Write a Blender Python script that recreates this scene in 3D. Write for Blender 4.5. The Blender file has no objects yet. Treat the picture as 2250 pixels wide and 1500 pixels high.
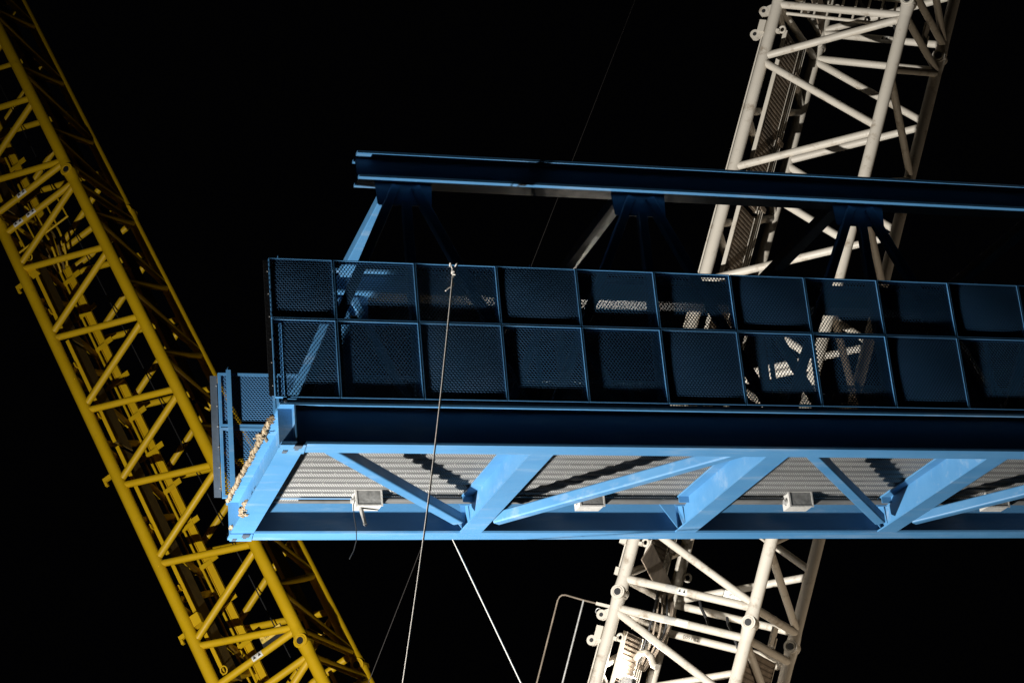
import bpy, math, random
import numpy as np
from mathutils import Vector, Matrix

random.seed(7)
scene = bpy.context.scene
COL = scene.collection
ZO = 9.9                                   # height of the bridge rail foot above the ground

# ------------------------------------------------------------------ camera
cd = bpy.data.cameras.new('camera')
cam = bpy.data.objects.new('camera', cd)
COL.objects.link(cam)
RX = Vector((0.95586961, -0.28089698, -0.08608233))      # image right
RD = Vector((0.02484425, 0.36924036, -0.92900179))       # image down
RF_ = Vector((0.29273886, 0.88586593, 0.35992432))       # view direction
m = Matrix((RX, -RD, -RF_)).transposed().to_4x4()
m.translation = Vector((-4.39751529, -21.89141856, -8.1547122 + ZO))
cam.matrix_world = m
cd.sensor_width = 36.0
cd.lens = 4633.4 / 2250 * 36
cd.clip_start = 0.1
cd.clip_end = 2000
scene.camera = cam
scene.render.resolution_x = 1024
scene.render.resolution_y = 682

# ------------------------------------------------------------------ night sky
world = bpy.data.worlds.new('World')
scene.world = world
world.use_nodes = True
bg = world.node_tree.nodes['Background']
bg.inputs[0].default_value = (0.40, 0.40, 0.52, 1)
bg.inputs[1].default_value = 0.0012

# ------------------------------------------------------------------ site floodlight (stands on the ground, left of the bridge)
def lamp(name, kind, loc, energy, color, radius, aim=None, size=None, blend=None):
    l = bpy.data.lights.new(name, kind)
    l.energy = energy
    l.color = color
    l.shadow_soft_size = radius
    o = bpy.data.objects.new(name, l)
    COL.objects.link(o)
    o.location = loc
    if aim is not None:
        o.rotation_euler = (Vector(aim) - Vector(loc)).to_track_quat('-Z', 'Y').to_euler()
    if kind == 'SPOT':
        l.spot_size = size
        l.spot_blend = blend
    return o

FL = Vector((-6.6, -0.68, 0.6))
# floodlight along the bridge, and a second spot added there to brighten the cranes
lamp('floodlight_beam', 'SPOT', FL, 30000, (1.0, 0.975, 0.93), 0.12,
     aim=FL + Vector((22, 6, 11)), size=math.radians(96), blend=1.0)
lamp('floodlight_beam', 'SPOT', FL + Vector((-0.3, 0.1, 0)), 50000, (1.0, 0.97, 0.92), 0.12,
     aim=FL + Vector((14.5, 18.5, 8.3)), size=math.radians(82), blend=1.0)
# a narrow floodlight behind the bridge that grazes the roof struts
lamp('floodlight_beam', 'SPOT', (11.0, 20.0, 0.6), 4200, (1.0, 0.88, 0.72), 0.12,
     aim=(4.5, 1.9, ZO + 3.75), size=math.radians(11), blend=0.9)
# unseen fill lamps added to lift the shaded sides of the two cranes
lamp('crane_fill_beam', 'SPOT', (18.0, 15.0, 0.6), 2600, (1.0, 0.82, 0.62), 0.12,
     aim=(14.0, 14.5, ZO + 6.0), size=math.radians(60), blend=0.6)
lamp('crane_fill_beam', 'SPOT', (13.0, 24.0, 0.6), 1500, (1.0, 0.84, 0.60), 0.12,
     aim=(4.5, 27.0, ZO + 7.0), size=math.radians(60), blend=0.6)

vs = scene.view_settings
vs.view_transform = 'Standard'
vs.look = 'None'
vs.exposure = 0.0
vs.gamma = 1.0
vs.use_curve_mapping = False

# ------------------------------------------------------------------ materials
def nodes_of(name):
    mt = bpy.data.materials.new(name)
    mt.use_nodes = True
    nt = mt.node_tree
    return mt, nt, nt.nodes['Principled BSDF']

def ramp(nt, src, stops):
    r = nt.nodes.new('ShaderNodeValToRGB')
    el = r.color_ramp.elements
    while len(el) < len(stops):
        el.new(0.5)
    for e, (p, c) in zip(el, stops):
        e.position = p
        e.color = (*c, 1)
    nt.links.new(src, r.inputs[0])
    return r.outputs[0]

def noise(nt, vec, scale, detail=5, rough=0.6, stretch=None):
    n = nt.nodes.new('ShaderNodeTexNoise')
    n.inputs['Scale'].default_value = scale
    n.inputs['Detail'].default_value = detail
    n.inputs['Roughness'].default_value = rough
    if stretch:
        mp = nt.nodes.new('ShaderNodeMapping')
        mp.inputs['Scale'].default_value = stretch
        nt.links.new(vec, mp.inputs[0])
        vec = mp.outputs[0]
    nt.links.new(vec, n.inputs['Vector'])
    return n.outputs['Fac']

def mixc(nt, fac, a, b):
    x = nt.nodes.new('ShaderNodeMix')
    x.data_type = 'RGBA'
    for s, v in ((x.inputs[0], fac), (x.inputs[6], a), (x.inputs[7], b)):
        if isinstance(v, (int, float)):
            s.default_value = v
        elif isinstance(v, tuple):
            s.default_value = (*v, 1)
        else:
            nt.links.new(v, s)
    return x.outputs[2]

def paint(name, c0, c1, wear, wear_amt=0.5, rough=0.45, wscale=1.6, fine=22.0, stretch=None, bump=0.06, spec=0.5, lo=0.60):
    """site-worn paint: slow tone shifts, sparse scuffs and grime specks with their own shape, fine relief"""
    mt, nt, p = nodes_of(name)
    tc = nt.nodes.new('ShaderNodeTexCoord').outputs['Object']
    base = ramp(nt, noise(nt, tc, 1.1, 4, 0.55, stretch), [(0.3, c0), (0.7, c1)])
    a = ramp(nt, noise(nt, tc, wscale, 8, 0.72, stretch), [(lo, (0, 0, 0)), (lo + 0.14, (wear_amt,) * 3)])
    col = mixc(nt, a, base, wear)
    b = ramp(nt, noise(nt, tc, fine, 6, 0.7), [(0.66, (0, 0, 0)), (0.75, (wear_amt,) * 3)])
    col = mixc(nt, b, col, tuple(x * 0.6 for x in wear))
    nt.links.new(col, p.inputs['Base Color'])
    rr = ramp(nt, noise(nt, tc, 3.0, 5, 0.6), [(0.3, (rough - 0.08,) * 3), (0.7, (rough + 0.12,) * 3)])
    nt.links.new(rr, p.inputs['Roughness'])
    p.inputs['Specular IOR Level'].default_value = spec
    bp = nt.nodes.new('ShaderNodeBump')
    bp.inputs['Strength'].default_value = bump
    bp.inputs['Distance'].default_value = 0.02
    nt.links.new(noise(nt, tc, 14.0, 6, 0.6), bp.inputs['Height'])
    nt.links.new(bp.outputs[0], p.inputs['Normal'])
    return mt

M = {}
M['blue'] = paint('blue_bridge_paint', (0.046, 0.158, 0.312), (0.064, 0.187, 0.345), (0.24, 0.31, 0.39), 0.42, 0.42,
                  wscale=2.0, fine=16, stretch=(0.30, 1.8, 1.8), lo=0.54)
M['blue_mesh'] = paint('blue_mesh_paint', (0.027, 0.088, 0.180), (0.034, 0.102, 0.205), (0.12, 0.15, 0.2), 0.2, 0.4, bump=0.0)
M['yellow'] = paint('yellow_crane_paint', (0.52, 0.318, 0.003), (0.60, 0.372, 0.004), (0.08, 0.05, 0.015), 0.35, 0.48,
                    wscale=2.2, fine=9, spec=0.4)
M['white'] = paint('cream_crane_paint', (0.44, 0.40, 0.335), (0.49, 0.45, 0.385), (0.16, 0.11, 0.06), 0.75, 0.5,
                   wscale=2.6, fine=11, spec=0.4, lo=0.55)

def plain(name, c, rough=0.6, metal=0.0, var=0.25, scale=6.0, bump=0.1):
    mt, nt, p = nodes_of(name)
    tc = nt.nodes.new('ShaderNodeTexCoord').outputs['Object']
    n = noise(nt, tc, scale, 6, 0.65)
    lo = tuple(x * (1 - var) for x in c)
    hi = tuple(min(1, x * (1 + var)) for x in c)
    nt.links.new(ramp(nt, n, [(0.3, lo), (0.7, hi)]), p.inputs['Base Color'])
    p.inputs['Roughness'].default_value = rough
    p.inputs['Metallic'].default_value = metal
    bp = nt.nodes.new('ShaderNodeBump')
    bp.inputs['Strength'].default_value = bump
    bp.inputs['Distance'].default_value = 0.02
    nt.links.new(noise(nt, tc, scale * 4, 5, 0.6), bp.inputs['Height'])
    nt.links.new(bp.outputs[0], p.inputs['Normal'])
    return mt

M['galv'] = plain('galvanised_deck_steel', (0.098, 0.098, 0.095), 0.5, 0.15, 0.22, 3.0, 0.03)

def embossed(name, sgn):
    """galvanised web with slanted pressed ridges: their light and shade in colour, with fine relief"""
    mt, nt, p = nodes_of(name)
    tc = nt.nodes.new('ShaderNodeTexCoord').outputs['Object']
    sx = nt.nodes.new('ShaderNodeSeparateXYZ')
    nt.links.new(tc, sx.inputs[0])
    def mth(op, a, b):
        q = nt.nodes.new('ShaderNodeMath')
        q.operation = op
        for i, v in enumerate((a, b)):
            if isinstance(v, (int, float)):
                q.inputs[i].default_value = v
            else:
                nt.links.new(v, q.inputs[i])
        return q.outputs[0]
    ph = mth('ADD', mth('MULTIPLY', sx.outputs[0], 200.0), mth('MULTIPLY', sx.outputs[2], 190.0 * sgn))
    s = mth('SINE', ph, 0.0)
    col = ramp(nt, mth('MULTIPLY_ADD', s, 0.5), [(0.35, (0.125, 0.125, 0.12)), (0.62, (0.30, 0.30, 0.29))])  # light and shade of the ridges painted as stripes, paler than the flats
    nt.links.new(col, p.inputs['Base Color'])
    p.inputs['Roughness'].default_value = 0.45
    bp = nt.nodes.new('ShaderNodeBump')
    bp.inputs['Strength'].default_value = 0.35
    bp.inputs['Distance'].default_value = 0.012
    nt.links.new(s, bp.inputs['Height'])
    nt.links.new(bp.outputs[0], p.inputs['Normal'])
    return mt
M['emb'] = embossed('embossed_deck_web', 1)
M['emb_rev'] = embossed('embossed_deck_web_reverse', -1)
M['concrete'] = plain('slab_concrete', (0.30, 0.285, 0.26), 0.9, 0, 0.3, 5, 0.3)
M['foam'] = plain('cured_foam', (0.25, 0.195, 0.125), 0.85, 0, 0.5, 28, 0.6)
M['dirt'] = plain('mortar_dirt', (0.15, 0.105, 0.055), 0.95, 0, 0.5, 30, 0.8)
M['dark'] = plain('black_rubber', (0.012, 0.012, 0.013), 0.6, 0, 0.3, 9, 0.1)
M['fascia'] = plain('grey_fascia_sheet', (0.06, 0.078, 0.10), 0.5, 0, 0.3, 2.5, 0.1)
M['box'] = plain('pale_box_paint', (0.36, 0.35, 0.325), 0.55, 0, 0.18, 9, 0.3)
M['lid'] = plain('grey_box_lid', (0.15, 0.148, 0.14), 0.6, 0, 0.45, 7, 0.3)
M['steel'] = plain('plain_steel', (0.42, 0.415, 0.40), 0.42, 0.5, 0.25, 12, 0.1)
M['rope'] = plain('sisal_rope', (0.46, 0.43, 0.39), 0.85, 0, 0.3, 60, 0.5)
M['wrope'] = plain('pale_nylon_rope', (0.45, 0.44, 0.41), 0.7, 0, 0.15, 60, 0.4)
M['wire'] = plain('wire_rope', (0.011, 0.009, 0.008), 0.6, 0.0, 0.3, 60, 0.3)
M['label'] = plain('label_white', (0.66, 0.64, 0.58), 0.5, 0, 0.15, 20, 0.0)
M['ylabel'] = plain('label_yellow', (0.70, 0.50, 0.10), 0.5, 0, 0.15, 20, 0.0)
M['ink'] = plain('label_ink', (0.015, 0.014, 0.013), 0.6, 0, 0.1, 20, 0.0)
M['ground'] = plain('site_ground', (0.06, 0.055, 0.05), 0.95, 0, 0.4, 0.5, 0.5)
M['brown'] = plain('weathered_walkway', (0.17, 0.135, 0.10), 0.7, 0.1, 0.35, 5, 0.2)
M['ydark'] = plain('weathered_yellow_walkway', (0.14, 0.085, 0.012), 0.75, 0, 0.3, 5, 0.2)

def emitter(name, c, s):
    mt, nt, p = nodes_of(name)
    p.inputs['Base Color'].default_value = (0.8, 0.8, 0.8, 1)
    p.inputs['Emission Color'].default_value = (*c, 1)
    p.inputs['Emission Strength'].default_value = s
    return mt
M['lit'] = emitter('work_light_lens', (1.0, 0.95, 0.92), 14)

# ------------------------------------------------------------------ mesh helpers
class MB:
    def __init__(s):
        s.v, s.f, s.mi, s.sm = [], [], [], []

    def add(s, vs_, fs, mi=0, smooth=False):
        o = len(s.v)
        s.v += [tuple(x) for x in vs_]
        for f in fs:
            s.f.append([i + o for i in f])
            s.mi.append(mi)
            s.sm.append(smooth)
        return s

    def box(s, x0, x1, y0, y1, z0, z1, mi=0):
        vs_ = [(x0, y0, z0), (x1, y0, z0), (x1, y1, z0), (x0, y1, z0), (x0, y0, z1), (x1, y0, z1), (x1, y1, z1), (x0, y1, z1)]
        return s.add(vs_, [(3, 2, 1, 0), (4, 5, 6, 7), (0, 1, 5, 4), (1, 2, 6, 5), (2, 3, 7, 6), (3, 0, 4, 7)], mi)

    def prism(s, prof, p, q, ux, uy, mi=0, smooth=False):
        """closed profile (list of (a,b)) swept from p to q"""
        p, q, ux, uy = Vector(p), Vector(q), Vector(ux), Vector(uy)
        n = len(prof)
        vs_ = [p + ux * a + uy * b for a, b in prof] + [q + ux * a + uy * b for a, b in prof]
        fs = [(i, (i + 1) % n, n + (i + 1) % n, n + i) for i in range(n)]
        s.add(vs_, fs, mi, smooth)
        o = len(s.v) - 2 * n
        for cap in ([o + i for i in range(n)][::-1], [o + n + i for i in range(n)]):
            s.f.append(cap); s.mi.append(mi); s.sm.append(False)
        return s

    def rhs(s, p, q, w, h, up, r=0.015, mi=0):
        """hollow-section bar with rounded corners, solid outside"""
        p, q, up = Vector(p), Vector(q), Vector(up)
        d = (q - p).normalized()
        ux = d.cross(up).normalized()
        uy = ux.cross(d).normalized()
        prof = []
        for cx, cy, a0 in ((w / 2 - r, h / 2 - r, 0), (-w / 2 + r, h / 2 - r, 90), (-w / 2 + r, -h / 2 + r, 180), (w / 2 - r, -h / 2 + r, 270)):
            for k in range(4):
                a = math.radians(a0 + 30 * k)
                prof.append((cx + r * math.cos(a), cy + r * math.sin(a)))
        return s.prism(prof, p, q, ux, uy, mi)

    def tube(s, p, q, r, n=12, r2=None, mi=0):
        p, q = Vector(p), Vector(q)
        d = (q - p).normalized()
        t = Vector((0, 0, 1)) if abs(d.z) < 0.9 else Vector((1, 0, 0))
        ux = d.cross(t).normalized()
        uy = d.cross(ux).normalized()
        r2 = r if r2 is None else r2
        vs_ = []
        for c, rr in ((p, r), (q, r2)):
            for i in range(n):
                a = 2 * math.pi * i / n
                vs_.append(c + ux * math.cos(a) * rr + uy * math.sin(a) * rr)
        fs = [(i, n + i, n + (i + 1) % n, (i + 1) % n) for i in range(n)]
        s.add(vs_, fs, mi, True)
        s.add(vs_[:n], [tuple(range(n))], mi)               # caps keep their own vertices so the barrel shades evenly
        s.add(vs_[n:], [tuple(range(n - 1, -1, -1))], mi)
        return s

    def path(s, pts, r, n=8, mi=0):
        """tube through many points"""
        pts = [Vector(p) for p in pts]
        vs_ = []
        ref = Vector((0.13, 0.31, 0.94))
        for i, p in enumerate(pts):
            d = (pts[min(i + 1, len(pts) - 1)] - pts[max(i - 1, 0)]).normalized()
            ux = d.cross(ref).normalized()
            uy = d.cross(ux).normalized()
            for k in range(n):
                a = 2 * math.pi * k / n
                vs_.append(p + ux * math.cos(a) * r + uy * math.sin(a) * r)
        fs = []
        for i in range(len(pts) - 1):
            for k in range(n):
                fs.append((i * n + k, (i + 1) * n + k, (i + 1) * n + (k + 1) % n, i * n + (k + 1) % n))
        s.add(vs_[:n], [tuple(range(n))], mi)
        s.add(vs_[-n:], [tuple(range(n - 1, -1, -1))], mi)
        return s.add(vs_, fs, mi, True)

    def ring(s, c, axis, R, r, n=14, k=7, mi=0):
        c, ax = Vector(c), Vector(axis).normalized()
        t = Vector((0, 0, 1)) if abs(ax.z) < 0.9 else Vector((1, 0, 0))
        ux = ax.cross(t).normalized()
        uy = ax.cross(ux)
        vs_, fs = [], []
        for i in range(n):
            a = 2 * math.pi * i / n
            d = ux * math.cos(a) + uy * math.sin(a)
            for j in range(k):
                b = 2 * math.pi * j / k
                vs_.append(c + d * (R + r * math.cos(b)) + ax * r * math.sin(b))
        for i in range(n):
            for j in range(k):
                fs.append((i * k + j, ((i + 1) % n) * k + j, ((i + 1) % n) * k + (j + 1) % k, i * k + (j + 1) % k))
        return s.add(vs_, fs, mi, True)

    def arc(s, p, q, r, ang0, ang1, t0, t1, n=5, tri=False, mi=0):
        """patch lying on a tube from p to q: angles measured from the front (local -Y)"""
        p, q = Vector(p), Vector(q)
        d = (q - p).normalized()
        front = Vector((0, -1, 0))
        front = (front - d * front.dot(d)).normalized()
        side = d.cross(front)
        vs_, fs = [], []
        for i in range(n + 1):
            a = math.radians(ang0 + (ang1 - ang0) * i / n)
            o = front * math.cos(a) * r + side * math.sin(a) * r
            k = i / n
            ta, tb = (t0 + (t1 - t0) * 0.5 * k, t1 - (t1 - t0) * 0.5 * k) if tri else (t0, t1)
            vs_ += [p + (q - p) * ta + o, p + (q - p) * tb + o]
        for i in range(n):
            fs.append((2 * i, 2 * i + 1, 2 * i + 3, 2 * i + 2))
        return s.add(vs_, fs, mi, True)

    def mesh(s, name, mats):
        me = bpy.data.meshes.new(name)
        me.from_pydata(s.v, [], s.f)
        for x in (mats if isinstance(mats, (list, tuple)) else [mats]):
            me.materials.append(M[x])
        me.polygons.foreach_set('material_index', s.mi)
        me.polygons.foreach_set('use_smooth', s.sm)
        me.update()
        return me

    def build(s, name, mats, parent=None):
        return link(name, s.mesh(name, mats), parent)

def link(name, me, parent=None):
    o = bpy.data.objects.new(name, me)
    COL.objects.link(o)
    o.parent = parent
    return o

def tag(o, label=None, cat=None, group=None, kind=None):
    for k, v in (('label', label), ('category', cat), ('group', group), ('kind', kind)):
        if v:
            o[k] = v
    return o

def text_mesh(body, size, mat):
    c = bpy.data.curves.new('lettering', 'FONT')
    c.body = body
    c.size = size
    c.align_x = 'CENTER'
    c.align_y = 'CENTER'
    c.resolution_u = 2
    t = bpy.data.objects.new('lettering', c)
    COL.objects.link(t)
    bpy.context.view_layer.update()
    me = bpy.data.meshes.new_from_object(t.evaluated_get(bpy.context.evaluated_depsgraph_get()))
    bpy.data.objects.remove(t)
    me.materials.clear()
    me.materials.append(M[mat])
    return me

# ------------------------------------------------------------------ ground
g = MB()
N = 24
gv, gf = [], []
for i in range(N + 1):
    for j in range(N + 1):
        x = -600 + 1200 * i / N
        y = -600 + 1200 * j / N
        near = math.hypot(x + 12, y + 3) < 70
        gv.append((x, y, 0 if near else random.uniform(-0.4, 0.2)))
for i in range(N):
    for j in range(N):
        a = i * (N + 1) + j
        gf.append((a, a + N + 1, a + N + 2, a + 1))
g.add(gv, gf)
tag(g.build('ground', 'ground'), kind='structure')

# ------------------------------------------------------------------ the footbridge
BR = bpy.data.objects.new('footbridge', None)
COL.objects.link(BR)
BR.location = (0, 0, ZO)
tag(BR, 'light blue steel truss footbridge with mesh railings hanging between the two crane booms', 'bridge')
XE = 15.35                                   # right-hand end, beyond the frame
YC = 1.93                                    # bridge centre line

RY, RZ = 0.046, 0.016                        # railing set back flush with the flange tips

def ry(y, far):
    return my(y + RY, far)

def my(y, far):
    return 2 * YC - y if far else y

def ibeam_prof(h, b, tf, tw):
    a, c = b / 2, tw / 2
    return [(-a, 0), (a, 0), (a, tf), (c, tf), (c, h - tf), (a, h - tf), (a, h), (-a, h), (-a, h - tf), (-c, h - tf), (-c, tf), (-a, tf)]

ZB = -0.537
beamX = [0.19 + 3.0 * k for k in range(6)]
nodeX = [1.735 + 3.0 * k for k in range(5)]

for far in (False, True):
    yw = my(0.2, far)
    b = MB().prism(ibeam_prof(0.493, 0.30, 0.028, 0.018), (0.055, yw, ZB), (XE, yw, ZB), (0, 1, 0), (0, 0, 1))
    gd = b.build('girder', 'blue', BR)
    for X in (0.225, 3.19, 6.19, 9.19, 12.19):
        for sd in ((-1, 1) if X < 1 else ((1,) if far else ())):
            y0, y1 = sorted((yw + sd * 0.010, yw + sd * 0.146))
            if X > 1:
                continue
            MB().box(X - 0.009, X + 0.009, y0, y1, ZB + 0.029, ZB + 0.464).build('web_stiffener', 'blue', gd)
    tc_ = MB().prism(ibeam_prof(0.345, 0.30, 0.030, 0.02), (1.143, yw, 2.82), (XE - 1.1, yw, 2.82), (0, 1, 0), (0, 0, 1))
    tch = tc_.build('top_chord', 'blue', BR)

# truss web members
diag_me = {}
for far in (False, True):
    yw = my(0.2, far)
    for xn in nodeX:
        for sd in (-1, 1):
            p = (xn + sd * 0.12, yw, 2.775)
            q = (xn + sd * 1.41, yw, -0.04)
            MB().rhs(p, q, 0.115, 0.115, (0, 1, 0), 0.018).build('truss_diagonal', 'blue', BR)
        MB().rhs((xn, yw, 2.575), (xn, yw, -0.04), 0.115, 0.115, (0, 1, 0), 0.018).build('truss_post', 'blue', BR)
        gp = MB()
        prof = [(-0.37, 0.0), (-0.35, -0.262), (-0.33, -0.285), (0.30, -0.285), (0.315, -0.27), (0.33, 0.0)]
        gp.prism([(a, z) for a, z in prof], (xn, yw - 0.01, 2.818), (xn, yw + 0.01, 2.818), (1, 0, 0), (0, 0, 1))
        gp.build('gusset_plate', 'blue', BR)

for xn in nodeX:
    MB().rhs((xn, 0.36, 3.095), (xn, 3.50, 3.095), 0.18, 0.13, (0, 0, 1), 0.014).build('top_strut', 'blue', BR)

# cross beams and floor bracing
for k, X in enumerate(beamX):
    if k == 0:
        b = MB().prism(ibeam_prof(0.47, 0.29, 0.022, 0.014), (X + 0.005, 0.212, ZB + 0.003), (X + 0.005, 3.648, ZB + 0.003), (1, 0, 0), (0, 0, 1))
    else:
        b = MB().prism(ibeam_prof(0.44, 0.29, 0.022, 0.014), (X, 0.215, ZB + 0.003), (X, 3.645, ZB + 0.003), (1, 0, 0), (0, 0, 1))
    cb = b.build('cross_beam', 'blue', BR)
    if k:
        # notch collar where the conduits pass the web
        for ya in (3.23, 3.39):
            MB().box(X - 0.15, X - 0.009, ya, ya + 0.015, -0.20, -0.115).build('conduit_collar', 'blue', cb)
        # knee plate at the far girder
        kp = MB().prism([(0, 0), (0.0, 0.38), (-0.22, 0.38), (-0.22, 0.33)], (X - 0.147, 3.40, ZB + 0.032), (X - 0.147, 3.412, ZB + 0.032), (1, 0, 0), (0, 0, 1))
        kp.build('knee_plate', 'blue', cb)

for k in range(5):
    m6 = 3.0 * k
    if k % 2 == 0:
        p, q = (m6 + 0.66, 0.38, -0.445), (m6 + 2.93, 3.18, -0.445)
    else:
        p, q = (m6 + 0.45, 3.18, -0.445), (m6 + 2.72, 0.38, -0.445)
    MB().rhs(p, q, 0.15, 0.145, (0, 0, 1), 0.022).build('floor_brace', 'blue', BR)

# trapezoidal deck sheets, ribs along the bridge
def deck_sheet(y0, nrib):
    b = MB()
    x0, x1 = 0.36, XE - 0.05
    y = y0
    zl, zu = -0.094, -0.024
    prof = []
    for r in range(nrib):
        pitch = 0.2
        wl = 0.085 if r != 1 else 0.115
        prof += [(y, zl), (y + wl, zl), (y + wl + 0.022, zu), (y + pitch - 0.03, zu), (y + pitch, zl)]
        y += pitch
    segs = 12
    n = len(prof)
    for i in range(n - 1):
        (ya, za), (yb, zb) = prof[i], prof[i + 1]
        if abs(ya - yb) < 1e-6 and abs(za - zb) < 1e-6:
            continue
        mi = 0
        r = i // 5
        if i % 5 == 3:
            mi = 2 if r == 3 else 1
        if i % 5 == 1:
            mi = 1
        b.add([(x0, ya, za), (x1, ya, za), (x1, yb, zb), (x0, yb, zb)], [(0, 3, 2, 1)], mi)
    o = b.build('deck_sheet', ['galv', 'emb', 'emb_rev'], BR)
    # screw tips along the rib edges
    f = MB()
    y = y0
    for r in range(nrib):
        xx = x0 + 0.15 + 0.07 * (r % 3)
        while xx < x1:
            yy = y + 0.05
            s_ = 0.006
            f.add([(xx - s_, yy - s_, zl), (xx + s_, yy - s_, zl), (xx, yy + s_, zl), (xx, yy, zl - 0.022)], [(0, 3, 1), (1, 3, 2), (2, 3, 0)])
            xx += 0.3
        y += 0.4
        if y > y0 + nrib * 0.2 - 0.05:
            break
    tag(f.build('deck_screw', 'box', o), kind='stuff')
for k in range(4):
    deck_sheet(0.36 + 0.8 * k, 4)
MB().box(0.30, XE - 0.04, 3.561, 3.648, -0.098, -0.080).build('deck_edge_angle', 'galv', BR)
MB().box(0.12, XE - 0.03, 0.36, 3.50, -0.020, 0.05).build('deck_slab', 'concrete', BR)

# conduits and junction boxes under the deck
for yy, zz, r in ((3.30, -0.155, 0.030), (3.36, -0.160, 0.026)):
    MB().tube((0.9 if yy > 3.32 else 1.62, yy, zz), (XE - 0.1, yy, zz), r, 10).build('conduit', 'galv', BR)
for k in range(5):
    X = 1.60 + 3.0 * k
    bx = MB()
    # case with bevelled lower edge and a raised rim
    bx.prism([(0, 0), (0.24, 0.0), (0.24, 0.20), (0, 0.20)], (X, 3.120, -0.285), (X + 0.33, 3.120, -0.285), (0, 1, 0), (0, 0, 1))
    jb = bx.build('junction_box', 'box', BR)
    MB().box(X + 0.012, X + 0.322, 2.9155 + 0.2, 3.1195, -0.278, -0.090).build('box_lid', 'lid', jb)
    rim = MB()
    rim.box(X - 0.012, X + 0.342, 3.108, 3.122, -0.297, -0.278)
    rim.box(X - 0.012, X + 0.342, 3.108, 3.122, -0.090, -0.075)
    rim.box(X - 0.012, X + 0.012, 3.108, 3.122, -0.278, -0.090)
    rim.box(X + 0.322, X + 0.342, 3.108, 3.122, -0.278, -0.090)
    rim.build('box_rim', 'box', jb)
    hub = MB().tube((X - 0.05, 3.210, -0.2), (X + 0.005, 3.210, -0.2), 0.035, 12)
    hub.build('conduit_hub', 'steel', jb)
    MB().tube((X - 0.004, 3.250, -0.215), (X - 0.001, 3.250, -0.215), 0.022, 12).build('knockout', 'dark', jb)
    if k == 0:
        st = MB().tube((X + 0.08, 3.240, -0.284), (X + 0.12, 3.220, -0.50), 0.030, 12, 0.022)
        st.ring((X + 0.12, 3.220, -0.505), (0.3, -0.9, 0.3), 0.026, 0.006)
        st.build('conduit_stub', 'lid', jb)
        cb_ = []
        for (cx, cy, cz) in ((X - 0.005, 3.170, -0.20), (X - 0.03, 3.160, -0.27), (X - 0.035, 3.150, -0.42), (X - 0.02, 3.140, -0.60), (X - 0.025, 3.140, -0.74), (X - 0.07, 3.140, -0.88), (X - 0.13, 3.140, -0.985)):
            cb_.append((cx, cy, cz))
        MB().path(cb_, 0.0065, 6).build('loose_cable', 'dark', jb)

# mesh railing panels -------------------------------------------------
def expanded_mesh(w, h, yb, tilt, sw, th, px=0.042, pz=0.028):
    b = MB()
    nx, nz = int(round(w / px)), int(round(h / pz))
    px, pz = w / nx, h / nz
    t = math.radians(tilt)
    def strand(a, c):
        a, c = Vector(a), Vector(c)
        d = (c - a).normalized()
        nrm = Vector((0, math.cos(t), math.sin(t)))
        nrm = (nrm - d * nrm.dot(d)).normalized()
        s_ = d.cross(nrm)
        off = [s_ * (sw / 2) + nrm * (th / 2), -s_ * (sw / 2) + nrm * (th / 2), -s_ * (sw / 2) - nrm * (th / 2), s_ * (sw / 2) - nrm * (th / 2)]
        e = d * 0.001
        b.add([a - e + o for o in off] + [c + e + o for o in off], [(0, 1, 5, 4), (1, 2, 6, 5), (2, 3, 7, 6), (3, 0, 4, 7)])
    hv = pz * 0.30                      # half length of the bonds between neighbouring holes
    for j in range(nz):
        z = (j + 0.5) * pz
        off = 0.0 if j % 2 == 0 else 0.5
        for i in range(nx + 1):
            x = (i + off) * px
            if x <= w + 1e-6:
                strand((x, yb, z - hv), (x, yb, z + hv))
                if j + 1 < nz:
                    for sd in (-0.5, 0.5):
                        x2 = x + sd * px
                        if -1e-6 <= x2 <= w + 1e-6:
                            strand((x, yb, z + hv), (x2, yb, z + pz - hv))
    return b

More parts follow.
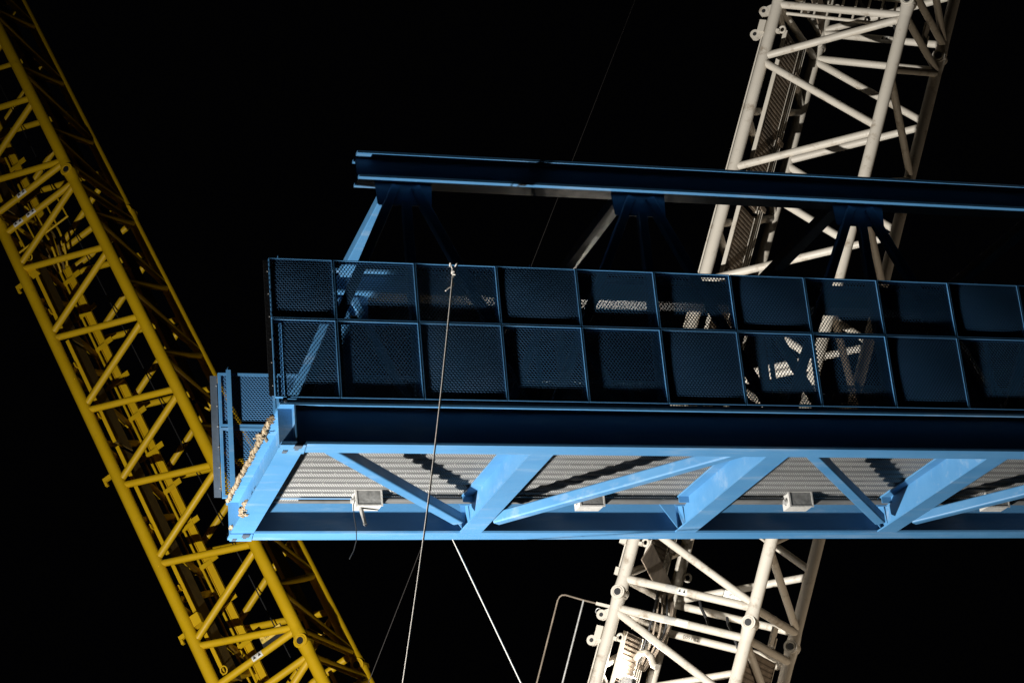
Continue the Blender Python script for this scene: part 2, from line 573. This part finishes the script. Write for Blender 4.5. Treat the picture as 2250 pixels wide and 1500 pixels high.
DF = 0.050
cache = {}
TYPES = ((-62, 0.0115, 0.005), (-4, 0.0110, 0.008), (40, 0.0340, 0.005))      # open, dashed and scale-like lie of the strands
def railing(far):
    xs = [0.0, 0.745]
    bounds = [(0.0, 0.742), (0.756, 1.722)] + [(1.736 + k, 2.724 + k) for k in range(13)]
    for ki, (x0, x1) in enumerate(bounds):
        for row, (z0, z1) in enumerate(((0.0, 0.947), (0.961, 1.705))):
            w, h = x1 - x0, z1 - z0
            ty = (ki - row) % 3 if not far else 1
            key = (round(w, 3), round(h, 3), far, ty)
            if key not in cache:
                t = 0.009
                fr = MB()
                ya, yb = sorted((ry(0, far), ry(DF, far)))
                fr.box(0, w, ya, yb, 0, t)
                fr.box(0, w, ya, yb, h - t, h)
                fr.box(0, t, ya + .0005, yb - .0005, t, h - t)
                fr.box(w - t, w, ya + .0005, yb - .0005, t, h - t)
                # return legs of the angle at the back
                y2a, y2b = sorted((ry(DF - 0.0075, far), ry(DF - 0.0005, far)))
                fr.box(t, w - t, y2a, y2b, t, 0.034)
                fr.box(t, w - t, y2a, y2b, h - 0.034, h - t)
                fr.box(t, 0.034, y2a, y2b, 0.034, h - 0.034)
                fr.box(w - 0.034, w - t, y2a, y2b, 0.034, h - 0.034)
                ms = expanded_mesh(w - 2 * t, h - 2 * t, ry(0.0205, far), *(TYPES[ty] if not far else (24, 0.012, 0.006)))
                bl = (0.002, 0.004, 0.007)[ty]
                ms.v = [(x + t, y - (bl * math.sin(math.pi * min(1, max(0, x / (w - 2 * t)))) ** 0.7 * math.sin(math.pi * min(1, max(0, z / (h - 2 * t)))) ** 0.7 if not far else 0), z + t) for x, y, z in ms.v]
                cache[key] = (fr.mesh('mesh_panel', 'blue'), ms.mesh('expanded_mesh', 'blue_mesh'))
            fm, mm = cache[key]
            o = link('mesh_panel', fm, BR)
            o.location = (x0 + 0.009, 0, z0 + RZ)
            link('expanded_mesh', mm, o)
    # inner posts of the railing
    for X in (0.135, 3.19, 6.19, 9.19, 12.19):
        ya, yb = sorted((ry(0.10, far), ry(0.115, far)))
        yc, yd = sorted((ry(0.056, far), ry(0.10, far)))
        p = MB()
        p.box(X - 0.03, X + 0.03, ya, yb, -0.04, 1.74)
        p.box(X - 0.006, X + 0.006, yc, yd, 0.0, 1.78)
        p.build('railing_post', 'blue', BR)
    # end fascia sheet beside the first panel
    ya, yb = sorted((ry(0.004, far), ry(0.010, far)))
    f = MB().box(-0.092 if far else -0.060, -0.003, ya, yb, 0.03, 1.69)
    fo = f.build('fascia_sheet', 'fascia' if far else 'dark', BR)  # near sheet in black: the shade on its face put into the colour
    for i in range(6):
        y_ = ry(0.010, far) if far else ry(0.004, far)
        z = 0.15 + 0.28 * i
        MB().tube((-0.014, y_ - 0.008, z), (-0.014, y_ + 0.004, z), 0.009, 6).build('bolt', 'steel', fo)
railing(False)
railing(True)

# top rail line of grime between railing and girder, and clamps
rs = np.random.RandomState(3)
d = MB()
for i in range(150):
    x = 0.30 + i * 0.012 * (1 + 0.15 * rs.rand())
    s_ = 0.010 + 0.012 * rs.rand()
    y = 0.055 + 0.02 * rs.rand()
    z = -0.040 + 0.008 * rs.rand()
    d.add([(x - s_, y, z - s_ * .3), (x + s_, y, z - s_ * .3), (x + s_, y + .05, z), (x - s_, y + .05, z), (x, y + .01, z + s_ * 1.5)],
          [(0, 1, 4), (1, 2, 4), (2, 3, 4), (3, 0, 4), (0, 3, 2, 1)])
tag(d.build('mortar_residue', 'dirt', BR), kind='stuff')
MB().box(0.10, XE - 0.1, 0.075, 0.33, -0.042, -0.004).build('rail_foot_plate', 'fascia', BR)

# cured foam squeezed out along the end beam
def lump(b, c, r, sq, seed, mi=0):
    rr = np.random.RandomState(seed)
    vs_, fs = [], []
    nu, nv = 7, 5
    ph = rr.rand(6) * 6.28
    rot = Matrix.Rotation(rr.rand() * 6, 3, 'X') @ Matrix.Rotation(rr.rand() * 6, 3, 'Z')
    for j in range(nv + 1):
        th = math.pi * j / nv
        for i in range(nu):
            a = 2 * math.pi * i / nu
            k = 1 + 0.28 * math.sin(3 * a + ph[0]) * math.sin(2 * th + ph[1]) + 0.22 * math.sin(5 * a + ph[2] + 3 * th) + rr.uniform(-.14, .14)
            v = Vector((math.sin(th) * math.cos(a) * sq[0], math.sin(th) * math.sin(a) * sq[1], math.cos(th) * sq[2])) * r * k
            vs_.append(Vector(c) + rot @ v)
    for j in range(nv):
        for i in range(nu):
            fs.append((j * nu + i, j * nu + (i + 1) % nu, (j + 1) * nu + (i + 1) % nu, (j + 1) * nu + i))
    b.add(vs_, fs, mi, False)
fo = MB()
rs = np.random.RandomState(11)
for k in range(3):
    pts = []
    for i in range(150):
        y = 0.62 + (3.62 - 0.62) * i / 149
        a = i * 0.62 + k * 2.1 + 0.5 * math.sin(i * 0.21 + k)
        rr = 0.016 * (1 + 0.5 * math.sin(i * 0.37 + 2 * k)) + (0.012 if 0.8 < y < 1.25 else 0)
        pts.append((0.046 + rr * math.cos(a) + rs.uniform(-.005, .005), y, -0.080 + rr * math.sin(a) + rs.uniform(-.005, .005)))
    fo.path(pts, 0.0165, 6, 0 if k < 2 else 1)
for i in range(70):
    y = 0.40 + 3.2 * (i / 70) ** 1.4 + rs.uniform(-.02, .02)
    r = 0.012 + 0.014 * rs.rand()
    lump(fo, (0.046 + rs.uniform(-.022, .015), y, -0.080 + rs.uniform(-.025, .025)), r, (0.8, 1.7, 0.7), i, 1 if (y < 0.75 or rs.rand() < 0.25) else 0)
for i, (x, y, z, r) in enumerate([(0.0, 1.02, -.10, .035), (-.025, 1.09, -.11, .026), (.03, .95, -.15, .026), (.045, .90, -.19, .02), (.05, .87, -.22, .014)]):
    lump(fo, (x, y, z), r, (1, 1.6, .7), 500 + i)
foam = fo.build('foam_seal', ['foam', 'dirt'], BR)
fo = MB()
for i in range(9):
    lump(fo, (0.06 + rs.uniform(-.03, .03), 2.35 + 0.045 * i, ZB + 0.05 - 0.006 * i + rs.uniform(-.02, .02)), 0.026 + .016 * rs.rand(), (1, 1.4, .8), 700 + i)
for i in range(3):
    lump(fo, (0.03, 3.33 + 0.04 * i, ZB + 0.035), 0.024, (1, 1.3, .8), 800 + i)
fo.build('foam_spill', 'foam', BR)

# end splice plates and tabs under the girder ends
for far in (False, True):
    yw = my(0.2, far)
    sp = MB()
    sp.prism([(-0.02, -0.15), (0.27, -0.15), (0.30, 0.15), (0.02, 0.15)], (0.06, yw, ZB - 0.016), (0.06, yw, ZB - 0.003), (1, 0, 0), (0, 1, 0))
    so = sp.build('splice_plate', 'blue', BR)
    for (xa, xb, ya, yb) in ((0.20, 0.29, -0.158, -0.06), (0.225, 0.265, -0.06, 0.0), (0.10, 0.15, 0.02, 0.10)):
        MB().box(xa, xb, yw + ya, yw + yb, ZB - 0.030, ZB - 0.017).build('lug_tab', 'fascia', so)
    MB().tube((0.12, yw - 0.16, -0.035), (0.12, yw - 0.06, -0.035), 0.018, 8).build('hinge_eye', 'fascia', so)

# ------------------------------------------------------------------ crane booms
def boom_empty(name, loc, rotv, label, sc):
    o = bpy.data.objects.new(name, None)
    COL.objects.link(o)
    v = Vector(rotv)
    mt = Matrix.Rotation(v.length, 4, v.normalized())
    mt.translation = Vector(loc) + Vector((0, 0, ZO))
    o.matrix_world = mt @ Matrix.Scale(sc, 4)
    return tag(o, label, 'crane boom')

def lattice(E, w, d, sections, bay, edge, rc, rl, mat):
    """four tube chords; zig-zag lacing on every face, nodes staggered from face to face"""
    cr = {'LF': (-w / 2, -d / 2), 'RF': (w / 2, -d / 2), 'RB': (w / 2, d / 2), 'LB': (-w / 2, d / 2)}
    def P(k, s):
        return Vector((cr[k][0], cr[k][1], s))
    for (s0, s1, flip) in sections:                    # s0 > s1
        for k in cr:
            ch = MB().tube(P(k, s0 - 0.10), P(k, s1 + 0.10), rc, 20)
            ch.build('chord', mat, E)
        top, bot = s0 - edge, s1 + edge
        nb = max(1, int(round((top - bot) / bay)))
        bb = (top - bot) / nb
        A = [top - bb * i for i in range(nb + 1)]
        B = [top - bb * (i + 0.5) for i in range(nb)]
        pairs = (('RF', 'LF'), ('RB', 'RF'), ('LB', 'RB'), ('LF', 'LB'))      # first gets A nodes, second B nodes
        for (ka, kb) in (pairs if not flip else tuple((b, a) for a, b in pairs)):
            for i in range(nb):
                for a in (A[i], A[i + 1]):
                    g_ = 0.045 if a == A[i] else -0.045
                    p, q = P(ka, a - g_), P(kb, B[i] + g_)
                    dv = (q - p).normalized()
                    br = MB().tube(p + dv * rc * 0.5, q - dv * rc * 0.5, rl, 14)
                    br.build('lacing_bar', mat, E)
            for a in (A[0], A[-1]):
                p, q = P(ka, a), P(kb, a)
                dv = (q - p).normalized()
                MB().tube(p + dv * rc * 0.5, q - dv * rc * 0.5, rl * 1.02, 14).build('end_bar', mat, E)
        # pinned connectors at the lower joint of the section
        for k in cr:
            c = P(k, s1)
            lg = MB()
            lg.tube(c + Vector((0, -rc * 1.12, 0)), c + Vector((0, rc * 1.12, 0)), rc * 1.16, 22)
            lg.tube(c + Vector((0, 0, 0.28)), c + Vector((0, 0, 0.06)), rc * 1.0, 20, rc * 1.16)
            lg.tube(c + Vector((0, 0, -0.06)), c + Vector((0, 0, -0.28)), rc * 1.16, 20, rc * 1.0)
            lo = lg.build('connector_lug', mat, E)
            pn = MB().tube(c + Vector((0, -rc * 1.24, 0)), c + Vector((0, rc * 1.24, 0)), rc * 0.56, 16)
            pn.build('pin', 'dark', lo)
            rg = MB().ring(c + Vector((0, -rc * 1.15, 0)), (0, 1, 0), rc * 0.80, rc * 0.09, 18, 6)
            rg.build('retaining_ring', mat, lo)
    return P

def walkway(E, u, v0, v1, sa, sb, mat, edge_mat, slat=None, edges=(True, True)):
    b = MB()
    b.box(u - 0.012, u + 0.012, v0 + 0.02, v1 - 0.02, sb, sa)
    o = b.build('walkway_panel', mat, E)
    if slat:
        s_ = MB()
        z = sb + 0.03
        while z < sa - 0.03:
            s_.box(u - 0.03, u + 0.03, v0 + 0.022, v1 - 0.022, z, z + slat * 0.42)
            z += slat
        tag(s_.build('walkway_slat', mat, o), kind='stuff')
    for vv, on in ((v0, edges[0]), (v1, edges[1])):
        if on:
            MB().box(u - 0.035, u + 0.035, vv - 0.014, vv + 0.014, sb, sa).build('walkway_edge', edge_mat, o)
    return o

def label_patch(E, p, q, r, t0, t1, mat='label', signs=2, host=None):
    o = MB().arc(p, q, r + 0.002, -45, 50, t0, t1, 6).build('warning_label', mat, E)
    for i in range(signs):
        k0 = t0 + (t1 - t0) * (i + 0.18) / signs
        k1 = t0 + (t1 - t0) * (i + 0.82) / signs
        MB().arc(p, q, r + 0.004, 22, -28, k0, k1, 5, True).build('warning_triangle', 'ink', o)
    return o

# ---- yellow boom -----------------------------------------------------
YW, YD = 1.8, 2.17
YE = boom_empty('crane_boom', (0.861, 32.7447, 17.397), (-0.1682, -0.4064, -0.6642),
                'yellow lattice crane boom rising to the upper left behind the bridge end', 1.38)
PY = lattice(YE, YW, YD, [(11.39, 0.0, False), (0.0, -11.39, False), (-11.39, -22.7, False)], 1.81, 0.27, 0.112, 0.066, 'yellow')

for (s0, s1) in ((11.39, 0.0), (0.0, -11.39), (-11.39, -22.7)):
    # side walkways in short panels
    L = (s0 - s1 - 0.8)
    for i in range(4):
        a = s0 - 0.4 - L * i / 4
        b_ = a - L / 4 + 0.12
        walkway(YE, -YW / 2 + 0.13, -0.78, -0.14, a, b_, 'ydark', 'yellow', edges=(True, False))
        walkway(YE, YW / 2 - 0.06, -0.36, 0.26, a, b_, 'ydark', 'yellow', edges=(True, False))
        for uu, vv in ((-YW / 2 + 0.06, -0.80), (YW / 2 - 0.02, -0.44)):
            for q in (0.25, 0.75):
                z = a + (b_ - a) * q
                MB().box(uu - 0.05, uu + 0.05, vv - 0.09, vv, z - 0.05, z + 0.05).build('walkway_bracket', 'yellow', YE)
    # hydraulic pipes and cable tray beside the rear left chord
    for uu in (-0.93, -0.81):
        MB().tube((uu, 0.56, s0 - 0.55), (uu, 0.56, s1 + 0.55), 0.026, 8).build('hydraulic_pipe', 'yellow', YE)
    tr = MB()
    tr.box(-0.74, -0.58, 0.60, 0.63, s1 + 0.55, s0 - 0.55)
    tr.box(-0.74, -0.725, 0.56, 0.60, s1 + 0.55, s0 - 0.55)
    tr.box(-0.595, -0.58, 0.56, 0.60, s1 + 0.55, s0 - 0.55)
    tr.build('cable_tray', 'yellow', YE)
    z = s0 - 0.9
    while z > s1 + 0.6:
        c = MB()
        c.box(-1.0, -0.56, 0.515, 0.535, z - 0.045, z + 0.045)
        c.box(-0.60, -0.42, 0.53, 0.55, z - 0.02, z + 0.09)
        c.build('pipe_clamp', 'yellow', YE)
        z -= 0.905

# cast boxes and hooks on the left chord
for (u, v, s) in ((-0.72, -1.0, -1.35), (-0.72, -1.0, -9.8)):
    MB().rhs((u, v, s - 0.11), (u, v, s + 0.11), 0.20, 0.16, (0, 1, 0), 0.02).build('terminal_box', 'yellow', YE)
for (u, s) in ((-1.10, -6.35), (-1.06, -1.55), (-1.05, -9.95)):
    h = MB()
    h.box(u - 0.07, u + 0.10, -1.13, -1.07, s - 0.04, s + 0.04)
    h.box(u - 0.07, u - 0.02, -1.13, -1.07, s - 0.13, s - 0.05)
    h.build('chord_bracket', 'yellow', YE)
for s in (-0.95, -10.85):
    MB().ring((-0.70, -0.9, s), (0.2, 1, 0.2), 0.07, 0.014).build('lifting_eye', 'yellow', YE)

# hoses across each joint
rs = np.random.RandomState(5)
for sj in (0.0, -11.39):
    for i in range(5):
        u0 = -0.95 + 0.09 * i
        pts = []
        for k in range(15):
            t = k / 14
            pts.append((u0 + 0.20 * math.sin(t * 3.14) * (0.4 + 0.25 * i), 0.5 - 0.30 * math.sin(t * 3.14), sj + 0.6 - 1.2 * t + 0.03 * math.sin(9 * t + i)))
        MB().path(pts, 0.024, 8).build('hose', 'yellow' if i % 2 == 0 else 'ydark', YE)
    # small access grid between the end bars
    if sj == 0.0:
        for i in range(5):
            u = -0.65 + 0.27 * i
            MB().tube((u, -YD / 2, -0.30), (u, -YD / 2 + 0.05, -0.82), 0.018, 6).build('grid_rod', 'yellow', YE)
        MB().tube((-0.9, -YD / 2 + 0.05, -0.82), (0.45, -YD / 2 + 0.05, -0.82), 0.022, 8).build('grid_rod', 'yellow', YE)

p, q = PY('LF', -0.27), PY('RF', -0.27)
label_patch(YE, p, q, 0.066, 0.34, 0.46)
label_patch(YE, p, q, 0.066, 0.16, 0.28)
p, q = PY('LF', 0.27), PY('RF', 0.27)
label_patch(YE, p, q, 0.066, 0.34, 0.46)
p, q = PY('LF', -11.12), PY('RF', -11.12)
label_patch(YE, p, q, 0.066, 0.47, 0.59)
# section plate
pl = MB().box(0.22, 0.66, -YD / 2 - 0.01, -YD / 2 + 0.0, -10.97, -10.84).build('section_plate', 'ylabel', YE)
MB().box(0.205, 0.675, -YD / 2 + 0.001, -YD / 2 + 0.006, -11.06, -10.825).build('plate_backing', 'dark', pl)
tx = link('lettering', text_mesh('D 2420.20  A11', 0.066, 'ink'), pl)
tx.location = (0.44, -YD / 2 - 0.013, -10.905)
tx.rotation_euler = (math.radians(90), 0, 0)

# ---- cream boom ------------------------------------------------------
WW, WD = 2.3, 2.31
WE = boom_empty('crane_boom', (11.9664, 16.7786, 1.5973), (0.1456, 0.3767, -0.6918),
                'cream white lattice crane boom rising to the upper right behind the bridge', 1.4 / 1.15)
PW = lattice(WE, WW, WD, [(21.4, 10.78, False), (10.78, 0.0, False), (0.0, -10.78, True)], 2.05, 0.25, 0.102, 0.066, 'white')

for (s0, s1) in ((21.4, 10.78), (10.78, 0.0), (0.0, -10.78)):
    L = (s0 - s1 - 1.1)
    for i in range(3):
        a = s0 - 0.55 - L * i / 3
        b_ = a - L / 3 + 0.10
        walkway(WE, -WW / 2 + 0.10, -0.74, 0.02, a, b_, 'brown', 'white', slat=0.075)
    for vv in (0.18, 0.27, 0.36):
        MB().tube((-WW / 2 + 0.10, vv, s0 - 0.4), (-WW / 2 + 0.10, vv, s1 + 0.4), 0.016, 8).build('hydraulic_pipe', 'white', WE)
    z = s0 - 1.0
    while z > s1 + 0.5:
        MB().box(-WW / 2 + 0.06, -WW / 2 + 0.14, 0.13, 0.41, z - 0.04, z + 0.04).build('pipe_clamp', 'brown', WE)
        z -= 1.25
    # grating on the right face at the section head
    if s1 == 0.0:
        walkway(WE, WW / 2 - 0.12, -0.62, 0.80, s1 - 0.35, s1 - 2.4, 'brown', 'white', slat=0.085, edges=(True, True))
    # slim rail outside the left front chord
    MB().box(-WW / 2 - 0.135, -WW / 2 - 0.112, -WD / 2 - 0.02, -WD / 2 + 0.02, s1 + 0.3, s0 - 0.7).build('guide_rail', 'white', WE)
    for z in (s1 + 0.9, s0 - 0.7):
        bk = MB().box(-WW / 2 - 0.21, -WW / 2 - 0.09, -WD / 2 - 0.09, -WD / 2 + 0.09, z - 0.11, z + 0.10)
        bk.build('rail_block', 'white', WE)
        rg = MB().ring((-WW / 2 + 0.20, -WD / 2 + 0.02, z + 0.0), (0.1, 1, 0.15), 0.055, 0.021)
        rg.box(-WW / 2 + 0.08, -WW / 2 + 0.16, -WD / 2 - 0.02, -WD / 2 + 0.06, z - 0.07, z - 0.01)
        rg.build('lifting_eye', 'white', WE)
    MB().ring((-WW / 2 + 0.18, WD / 2 - 0.03, s1 + 0.75), (0.1, 1, 0.15), 0.065, 0.022).build('lifting_eye', 'white', WE)
    MB().box(-WW / 2 - 0.17, -WW / 2 - 0.10, -WD / 2 - 0.05, -WD / 2 + 0.05, s1 + 0.27, s1 + 0.40).build('rail_block', 'white', WE)
    # kicker plates above the joint with bolt heads
    kp = MB().prism([(-1.05, 0.62), (-0.80, 0.95), (0.72, 0.42), (0.72, 0.05)], (-WW / 2 + 0.16, 0, s1), (-WW / 2 + 0.185, 0, s1), (0, 1, 0), (0, 0, 1))
    ko = kp.build('kicker_plate', 'brown', WE)
    for (vv, ss) in ((-0.74, .72), (-0.66, .66), (-0.70, .60), (-0.5, .62), (-0.3, .52), (-0.1, .48), (0.35, .36)):
        MB().tube((-WW / 2 + 0.155, vv, s1 + ss), (-WW / 2 + 0.159, vv, s1 + ss), 0.03, 10).build('bolt_head', 'white', ko)
    # pendant lugs on the left chord
    for (u, s, tilt) in ((-WW / 2 - 0.20, s1 - 0.42, 0.25), (-WW / 2 - 0.25, s1 - 0.86, 0.5)):
        lg = MB()
        cpt = Vector((u, -WD / 2, s))
        lg.tube(cpt + Vector((0, -0.05, 0)), cpt + Vector((0, 0.05, 0)), 0.085, 18)
        lg.prism([(0.03, 0.085), (-0.03, -0.085), (0.26, -0.02 + tilt * 0.1), (0.26, 0.16 + tilt * 0.3)], cpt + Vector((0, -0.045, 0)), cpt + Vector((0, 0.045, 0)), (1, 0, 0), (0, 0, 1))
        lo = lg.build('pendant_lug', 'white', WE)
        MB().tube(cpt + Vector((0, -0.053, 0)), cpt + Vector((0, 0.053, 0)), 0.036, 12).build('pin_hole', 'dark', lo)
    # black straps slung between the end bars
    for (u, s) in ((0.10, 0.10), (0.62, -0.06)):
        MB().path([(u, -WD / 2 + 0.35, s1 + s + 0.1), (u + 0.06, -WD / 2 + 0.30, s1 + s), (u + 0.20, -WD / 2 + 0.32, s1 + s - 0.16), (u + 0.34, -WD / 2 + 0.30, s1 + s - 0.36)], 0.026, 6).build('strap', 'dark', WE)
    # bracket on the right-hand joint
    bk = MB().box(WW / 2 - 0.04, WW / 2 + 0.0, 0.02, 0.24, s1 - 0.14, s1 + 0.16)
    bk.box(WW / 2 - 0.10, WW / 2 + 0.02, 0.20, 0.26, s1 - 0.2, s1 + 0.0)
    bk.build('joint_bracket', 'white', WE)

# hoses and clutter inside the left face under the joint
for i in range(6):
    pts = []
    for k in range(13):
        t = k / 12
        pts.append((-WW / 2 + 0.12 + 0.10 * math.sin(3.14 * t) * (1 + 0.2 * i), 0.05 + 0.10 * i - 0.12 * math.sin(3.1 * t + i), 0.5 - 1.5 * t + 0.04 * math.sin(7 * t + i)))
    MB().path(pts, 0.020, 8).build('hose', 'brown' if i % 3 else 'dark', WE)
# bright curved bracket arm close to the work light
MB().path([(-0.80, -0.62, -0.95), (-0.74, -0.66, -0.84), (-0.62, -0.70, -0.80), (-0.50, -0.74, -0.86), (-0.40, -0.78, -0.99), (-0.33, -0.80, -1.00)], 0.055, 8).build('bracket_arm', 'white', WE)

# access rail frame standing off the left chord
hr = [(-2.16, -1.16, -1.85), (-2.19, -1.16, -0.36), (-2.175, -1.16, -0.29), (-2.14, -1.16, -0.255), (-2.08, -1.16, -0.24), (-1.74, -1.16, -0.255), (-1.22, -1.16, -0.26)]
MB().path(hr, 0.015, 10).build('access_rail', 'brown', WE)
MB().tube((-1.74, -1.16, -0.255), (-1.715, -1.16, -1.85), 0.016, 10).build('access_rail', 'steel', WE)
MB().box(-1.50, -1.20, -1.19, -1.13, -0.285, -0.235).build('rail_socket', 'white', WE)
MB().ring((-1.44, -1.15, -0.37), (0, 1, 0), 0.045, 0.010).build('rail_ring', 'steel', WE)

# ladder-like guard across the upper joint
for i in range(8):
    u = -0.82 + 0.235 * i
    MB().tube((u, -0.82, 10.50), (u, -0.82, 11.3), 0.021, 8).build('guard_rod', 'white', WE)
MB().tube((-1.12, -0.82, 10.52), (0.92, -0.82, 10.48), 0.030, 10).build('guard_rod', 'white', WE)
MB().tube((-1.12, -0.82, 10.95), (0.92, -0.82, 10.93), 0.030, 10).build('guard_rod', 'white', WE)

# stickers and stencils
for s_, t in ((0.25, 0.43), (-0.25, 0.43)):
    p, q = PW('LF', s_), PW('RF', s_)
    if s_ > 0:
        label_patch(WE, p, q, 0.066, t, t + 0.07)
        MB().arc(p, q, 0.068, -60, 60, 0.335, 0.415, 6).build('banding', 'box', WE)
    else:
        MB().arc(p, q, 0.068, -60, 60, 0.475, 0.565, 6).build('data_label', 'label', WE)
        MB().arc(p, q, 0.068, -60, 60, 0.385, 0.465, 6).build('banding', 'box', WE)
p, q = PW('LB', 10.78 + 0.25), PW('RB', 10.78 + 0.25)
label_patch(WE, p, q, 0.066, 0.50, 0.57)
pl = MB().box(0.60, 0.97, -WD / 2 - 0.010, -WD / 2, 0.315, 0.425).build('section_plate', 'label', WE)
MB().box(0.585, 0.985, -WD / 2 + 0.001, -WD / 2 + 0.006, 0.27, 0.435).build('plate_backing', 'dark', pl)
tx = link('lettering', text_mesh('G 2825.25  9T', 0.054, 'ink'), pl)
tx.location = (0.785, -WD / 2 - 0.013, 0.37)
tx.rotation_euler = (math.radians(90), 0, 0)
tx = link('stencil', text_mesh('LR1600', 0.095, 'ink'), WE)
tx.location = (-0.62, WD / 2 - 0.068 - 0.004, -0.25)
tx.rotation_euler = (math.radians(90), math.radians(180), 0)

# ------------------------------------------------------------------ work light on the cream boom
def wpt(u, v, s):
    return WE.matrix_world @ Vector((u, v, s))
WL = bpy.data.objects.new('work_light', None)
COL.objects.link(WL)
bpy.context.view_layer.update()
WL.matrix_world = WE.matrix_world @ Matrix.Translation((-0.86, -0.55, -1.25))
tag(WL, 'glaring white work light with finned housing inside the lower end of the cream boom', 'lamp')
hs = MB()
hs.rhs((0, 0, -0.16), (0, 0, 0.0), 0.20, 0.20, (0, 1, 0), 0.03)
hs.build('housing', 'steel', WL)
fn = MB()
for i in range(6):
    fn.box(-0.12, 0.12, -0.12, 0.12, -0.15 + 0.022 * i, -0.143 + 0.022 * i)
fn.build('cooling_fin', 'steel', WL)
MB().box(-0.085, 0.085, -0.085, 0.085, 0.001, 0.012).build('lens', 'lit', WL)
bpy.context.view_layer.update()
lo = WL.matrix_world @ Vector((0, 0, 0.10))
lamp('work_light_beam', 'POINT', lo, 130, (1.0, 0.93, 0.84), 0.07)

# ------------------------------------------------------------------ ropes and cables
def ray(u, v):
    x = RX * (u - 1125) + RD * (v - 750) + RF_ * 4633.4
    return x.normalized()
CAM = Vector(m.translation)

def at(u, v, Y):
    r = ray(u, v)
    return CAM + r * ((Y - CAM.y) / r.y)

# tag line tied to the railing
A = Vector((2.185, -0.012, ZO + 1.59))
B = at(884, 1510, -1.3)
pts = []
for i in range(40):
    t = i / 39
    p_ = A.lerp(B, t)
    p_.z -= 0.10 * math.sin(math.pi * t) * 0.4
    p_.x += 0.03 * math.sin(math.pi * t)
    pts.append(p_)
rope = MB().path(pts, 0.011, 8).build('tag_rope', 'rope')
tag(rope, 'tan tag rope knotted to the front mesh railing and hanging past the girder', 'rope')
kn = MB()
lump(kn, A + Vector((0, -0.008, 0.01)), 0.030, (1, 1, 1.2), 77)
lump(kn, A + Vector((0.004, -0.01, -0.03)), 0.024, (1, 1, 1.3), 78)
kn.build('knot', 'rope', rope)
lp = MB()
lp.path([A + Vector((0.0, -0.005, 0.02)), A + Vector((-0.02, -0.012, 0.07)), A + Vector((-0.022, -0.012, 0.118)), A + Vector((-0.022, 0.03, 0.128)), A + Vector((-0.015, 0.07, 0.11))], 0.008, 6)
lp.path([A + Vector((0.01, -0.005, 0.01)), A + Vector((0.05, -0.012, 0.07)), A + Vector((0.062, -0.012, 0.118)), A + Vector((0.06, 0.03, 0.128)), A + Vector((0.05, 0.07, 0.11))], 0.008, 6)
lp.build('loop', 'rope', rope)
MB().path([A + Vector((0.0, -0.01, -0.14)), A + Vector((-0.03, -0.02, -0.185)), A + Vector((-0.08, -0.02, -0.205)), A + Vector((-0.118, -0.02, -0.245))], 0.010, 6).build('loose_end', 'rope', rope)

A2, B2 = at(985, 1164, 4.2), at(1150, 1510, 2.2)
r2 = MB().path([A2.lerp(B2, i / 20) for i in range(21)], 0.0095, 8).build('tag_rope', 'wrope')
tag(r2, 'pale straight tag rope running down right from the far lower girder edge', 'rope')

A3, B3 = at(1402, -16, 9.5), at(803, 1516, 9.5)
r3 = MB().path([A3.lerp(B3, i / 10) for i in range(11)], 0.0055, 8).build('hoist_cable', 'wire')
tag(r3, 'thin dark wire cable crossing the black sky behind the bridge', 'cable')
A4 = YE.matrix_world @ Vector((-0.35, 0.84, -3.0))
A4a = YE.matrix_world @ Vector((-0.40, 0.84, 12.0))
A4b = YE.matrix_world @ Vector((-0.09, 0.84, -13.0))
r4 = MB().path([A4a.lerp(A4b, i / 10) for i in range(11)], 0.018, 8).build('hoist_cable', 'dark')
tag(r4, 'thin black hoist cable running down inside the yellow boom', 'cable')
